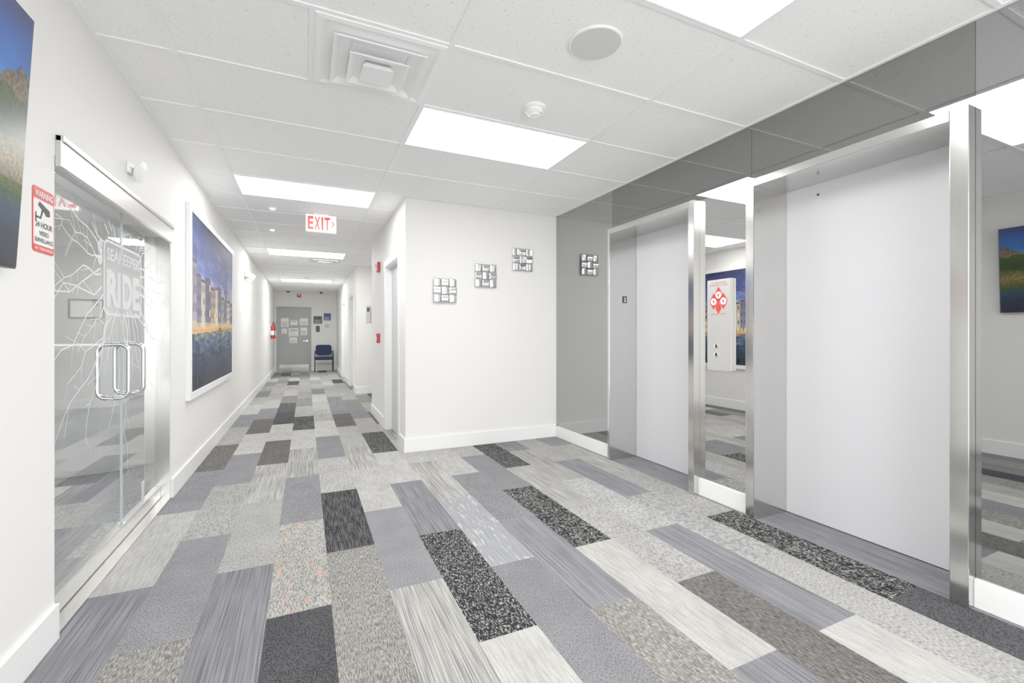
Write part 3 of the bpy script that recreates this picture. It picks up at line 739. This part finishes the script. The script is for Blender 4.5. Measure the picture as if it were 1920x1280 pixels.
def gondola(cy_, cz_, s):
    gl.append(prism([(cy_-0.5*s, cz_+0.13*s), (cy_-0.42*s, cz_), (cy_-0.2*s, cz_-0.05*s), (cy_+0.2*s, cz_-0.05*s), (cy_+0.42*s, cz_+0.01*s), (cy_+0.52*s, cz_+0.16*s), (cy_+0.36*s, cz_+0.03*s), (cy_, cz_+0.0*s), (cy_-0.36*s, cz_+0.04*s)], (XL+0.025, 0, 0), Y_, Z_, 0.001))
    gl.append(prism(rect(cy_+0.18*s, cy_+0.24*s, cz_, cz_+0.3*s), (XL+0.025, 0, 0), Y_, Z_, 0.001)); gl.append(prism(circ(cy_+0.21*s, cz_+0.34*s, 0.04*s, 12), (XL+0.025, 0, 0), Y_, Z_, 0.001))
gondola(5.75, 1.0, 0.75); gondola(6.5, 1.12, 0.3)
for a in range(5): gl.append(prism(rect(4.58+a*0.12, 4.60+a*0.12, 0.71, 1.20-0.05*a), (XL+0.025, 0, 0), Y_, Z_, 0.001))
gl.append(prism([(4.53, 0.72), (5.3, 0.72), (4.9, 0.82), (4.53, 0.86)], (XL+0.025, 0, 0), Y_, Z_, 0.001))
v, f = join(*gl); mk('gondola_print', v, f, pbr('silhouette_ink', (18, 26, 44), 0.6), cpn)

# ------------------------------------------------------------ hallway doors
def side_door(n, xw, y0, y1, hy, col, depth=0.07):
    d = struct(box('door_%d' % n, (xw+depth, xw+depth+0.045, y0, y1, 0.005, 2.04), col, bevel=0.002))
    v1 = lathe((xw+depth, hy, 0.93), (-1, 0, 0), [(0.027, 0), (0.027, 0.008), (0.010, 0.010), (0.010, 0.05)], 20)
    s = 1 if hy < (y0+y1)/2 else -1
    v2 = tube([(xw+depth-0.05, hy, 0.93), (xw+depth-0.05, hy+s*0.05, 0.93), (xw+depth-0.047, hy+s*0.11, 0.93)], 0.009, 10)
    v, f = join(v1, v2); mk('handle', v, f, CHROME, d, smooth=True)
    c = 0.075
    struct(boxes('trim_%d' % (n+2), [(xw-0.014, xw+0.0, y0-c, y0, 0, 2.04+c), (xw-0.014, xw, y1, y1+c, 0, 2.04+c), (xw-0.014, xw, y0, y1, 2.04, 2.04+c),
           (xw, xw+depth+0.06, y0-0.0, y0+0.012, 0, 2.04), (xw, xw+depth+0.06, y1-0.012, y1, 0, 2.04), (xw, xw+depth+0.06, y0+0.012, y1-0.012, 2.028, 2.04)], TRIMW, bevel=0.002))
side_door(1, XC, 4.93, 5.79, 5.02, LDOOR)
side_door(2, XD, 10.15, 11.05, 10.25, LDOOR)
side_door(3, XD, 12.5, 13.4, 12.6, LDOOR)
d = struct(box('door_4', (-0.79, 0.105, YE+0.01, YE+0.055, 0.006, 2.03), GREYDOOR, bevel=0.002))
box('kick_plate', (-0.77, 0.085, YE+0.006, YE+0.01, 0.02, 0.22), STEEL, d)
v, f = join(lathe((0.04, YE+0.01, 0.98), (0, -1, 0), [(0.03, 0), (0.03, 0.01), (0.012, 0.012), (0.012, 0.05)], 18), tube([(0.04, YE-0.04, 0.98), (-0.09, YE-0.04, 0.98)], 0.011, 10)); mk('handle', v, f, CHROME, d, smooth=True)
c = 0.06
struct(boxes('trim_6', [(-0.79-c, -0.79, YE-0.014, YE+0.06, 0, 2.03+c), (0.105, 0.105+c, YE-0.014, YE+0.06, 0, 2.03+c), (-0.79, 0.105, YE-0.014, YE+0.06, 2.03, 2.03+c)], GREYDOOR))
def notice(x0, x1, z0, z1, y, lines, mat=PAPER, ink=GINK, title=None, label='white printed paper notice taped on grey door', cat='notice', name='paper_notice', group='paper notices on the end door', tm=None):
    e = thing(name, label, cat, ((x0+x1)/2, y, z0), group)
    box('sheet', (x0, x1, y-0.002, y, z0, z1), mat, e)
    geo = []
    hh = (z1-z0)
    for k in range(lines):
        zz = z0+hh*(0.12+0.5*k/max(lines, 1)); geo.append(bx(x0+0.12*(x1-x0), x1-(0.12+0.15*(k % 2))*(x1-x0), y-0.003, y-0.002, zz, zz+hh*0.04))
    if geo: v, f = join(*geo); mk('printed_lines', v, f, ink, e)
    if title:
        v, f = text_geo(title, (x0+0.12*(x1-x0), y-0.002, z0+hh*0.62), X_, Z_, 0.76*(x1-x0), hh*0.25, 0.001, bold=0.02); mk('lettering', v, f, tm or ink, e)
YD = YE+0.01
notice(-0.72, -0.50, 1.44, 1.72, YD, 5)
notice(-0.45, -0.24, 1.50, 1.66, YD, 0, title='STOP', tm=INK, label='small white notice with bold black word')
notice(-0.18, 0.06, 1.50, 1.72, YD, 4)
notice(-0.50, -0.22, 1.14, 1.40, YD, 2, title='USDA', tm=NAVY, label='white paper notice with USDA lettering')
notice(-0.15, 0.04, 1.18, 1.42, YD, 5)
notice(-0.48, -0.26, 0.92, 1.10, YD, 4)
notice(-0.70, -0.55, 1.22, 1.38, YD, 3)
notice(0.23, 0.49, 1.55, 1.80, YE, 3, mat=SLATE, ink=PAPER, label='dark grey office sign on the end wall', cat='sign', name='wall_sign', group=None)
notice(0.54, 0.76, 1.66, 1.90, YE, 3, mat=NAVY, ink=PAPER, label='blue and white sign on the end wall', cat='sign', name='wall_sign', group=None)
notice(0.54, 0.76, 1.40, 1.63, YE, 5, label='white printed sheet on the end wall', cat='sign', name='wall_sign', group=None)
notice(0.30, 0.42, 1.28, 1.48, YE, 0, mat=SLATE, label='small dark tactile room sign', cat='sign', name='wall_sign', group=None)

def alarm(name, label, cat, O, R, w, h, strobe):
    e = thing(name, label, cat, O)
    O = Vector(O); R = Vector(R)
    v, f = prism(rrect(-w/2, w/2, 0, h, 0.008), O, R, Z_, 0.04); mk('body', v, f, RED, e, bevel=0.003)
    if strobe:
        v, f = prism(rrect(-w*0.3, w*0.3, h*0.55, h*0.88, 0.006), O, R, Z_, 0.02, 0.04); mk('strobe_lens', v, f, pbr('clear_lens', (235, 235, 235), 0.1), e)
    else:
        v, f = prism(rect(-w*0.35, w*0.35, h*0.35, h*0.6), O, R, Z_, 0.008, 0.04); mk('pull_lever', v, f, PAPER, e)
alarm('fire_alarm_strobe', 'red wall fire alarm strobe beside a door', 'fire alarm', (XC, 6.32, 2.05), -Y_, 0.12, 0.13, True)
alarm('fire_alarm_pull_station', 'red fire alarm pull station beside a door', 'fire alarm', (XC, 6.32, 1.08), -Y_, 0.085, 0.13, False)
alarm('fire_alarm_strobe', 'red fire alarm strobe above the end door', 'fire alarm', (-0.2, YE, 2.40), X_, 0.12, 0.12, True)
wc = thing('wall_control_box', 'slim pale grey control box on white wall', 'control box', (1.15, 9.5, 1.45))
box('body', (1.11, 1.19, 9.47, 9.5, 1.45, 1.78), pbr('control_grey', (196, 196, 194), 0.5), wc, bevel=0.004); box('screen', (1.125, 1.175, 9.468, 9.47, 1.66, 1.74), SLATE, wc)

# extinguisher
fe = thing('fire_extinguisher', 'red fire extinguisher mounted on hallway wall', 'fire extinguisher', (XL+0.08, 14.0, 1.08))
v, f = lathe((XL+0.08, 14.0, 1.08), (0, 0, 1), [(0.055, 0), (0.062, 0.015), (0.062, 0.30), (0.05, 0.35), (0.022, 0.38), (0.02, 0.40)], 28); mk('cylinder', v, f, RED, fe, smooth=True)
v, f = join(bx(XL+0.065, XL+0.095, 13.985, 14.015, 1.47, 1.50), bx(XL+0.06, XL+0.18, 13.99, 14.01, 1.50, 1.51), bx(XL+0.06, XL+0.17, 13.99, 14.01, 1.525, 1.535), bx(XL+0.06, XL+0.075, 13.99, 14.01, 1.50, 1.535)); mk('valve', v, f, BLACK, fe)
v, f = tube([(XL+0.09, 13.98, 1.485), (XL+0.12, 13.93, 1.47), (XL+0.13, 13.92, 1.38), (XL+0.12, 13.925, 1.22), (XL+0.115, 13.93, 1.15)], 0.011, 8); mk('hose', v, f, BLACK, fe, smooth=True)
box('wall_bracket', (XL, XL+0.02, 13.97, 14.03, 1.2, 1.48), SATIN, fe)
v, f = lathe((XL+0.08, 14.0, 1.18), (0, 0, 1), [(0.0635, 0), (0.0635, 0.12)], 28); mk('label_band', v, f, PAPER, fe, smooth=True)

# chair
ch = thing('office_chair', 'blue upholstered guest chair with black metal frame', 'chair', (0.53, 15.62, 0))
cx, cyy = 0.53, 15.62
v, f = prism(rrect(cx-0.25, cx+0.25, cyy-0.24, cyy+0.22, 0.06), (0, 0, 0.41), X_, Y_, 0.07); mk('seat', v, f, BLUEF, ch, bevel=0.015)
Vv, Ff = [], []
pr = rrect(-0.24, 0.24, 0.52, 0.86, 0.08, 6)
for dd in (0, 0.05):
    for a, b2 in pr: Vv.append((cx+a, cyy+0.22+dd+0.10*(b2-0.5)-0.25*a*a*1.5, b2))
m_ = len(pr); Ff = [tuple(range(m_)), tuple(range(m_, 2*m_))]+[(i, (i+1) % m_, (i+1) % m_+m_, i+m_) for i in range(m_)]
mk('backrest', Vv, Ff, BLUEF, ch)
for sx_ in (-1, 1):
    x = cx+sx_*0.27
    v, f = tube([(x, cyy-0.22, 0.004), (x, cyy-0.2, 0.44)], 0.012); mk('leg', v, f, BLACK, ch, smooth=True)
    v, f = tube([(x, cyy+0.27, 0.004), (x, cyy+0.21, 0.44), (x*1.0-sx_*0.02, cyy+0.25, 0.62)], 0.012); mk('leg', v, f, BLACK, ch, smooth=True)
    v, f = tube([(x, cyy-0.2, 0.43), (x, cyy-0.2, 0.62), (x, cyy-0.16, 0.66), (x, cyy+0.2, 0.66), (x-sx_*0.03, cyy+0.26, 0.64)], 0.014); mk('armrest', v, f, BLACK, ch, smooth=True)
for yy in (cyy-0.2, cyy+0.21):
    v, f = tube([(cx-0.27, yy, 0.40), (cx+0.27, yy, 0.40)], 0.011); mk('crossbar', v, f, BLACK, ch, smooth=True)

# ------------------------------------------------------------ world + camera
w = bpy.data.worlds.new('world'); scn.world = w; w.use_nodes = True
w.node_tree.nodes['Background'].inputs[0].default_value = (1, 1, 1, 1); w.node_tree.nodes['Background'].inputs[1].default_value = 4.0
cam = bpy.data.cameras.new('camera'); co = bpy.data.objects.new('camera', cam); COL.objects.link(co)
co.location = (0, 0, 1.196); co.rotation_euler = (math.radians(90), 0, -0.4314)
cam.lens = 839.96/1920*36; cam.sensor_width = 36; cam.shift_y = -(640-626.9)/1920; cam.clip_start = 0.05
scn.camera = co
scn.view_settings.view_transform = 'Standard'; scn.view_settings.exposure = 0; scn.view_settings.gamma = 1.36
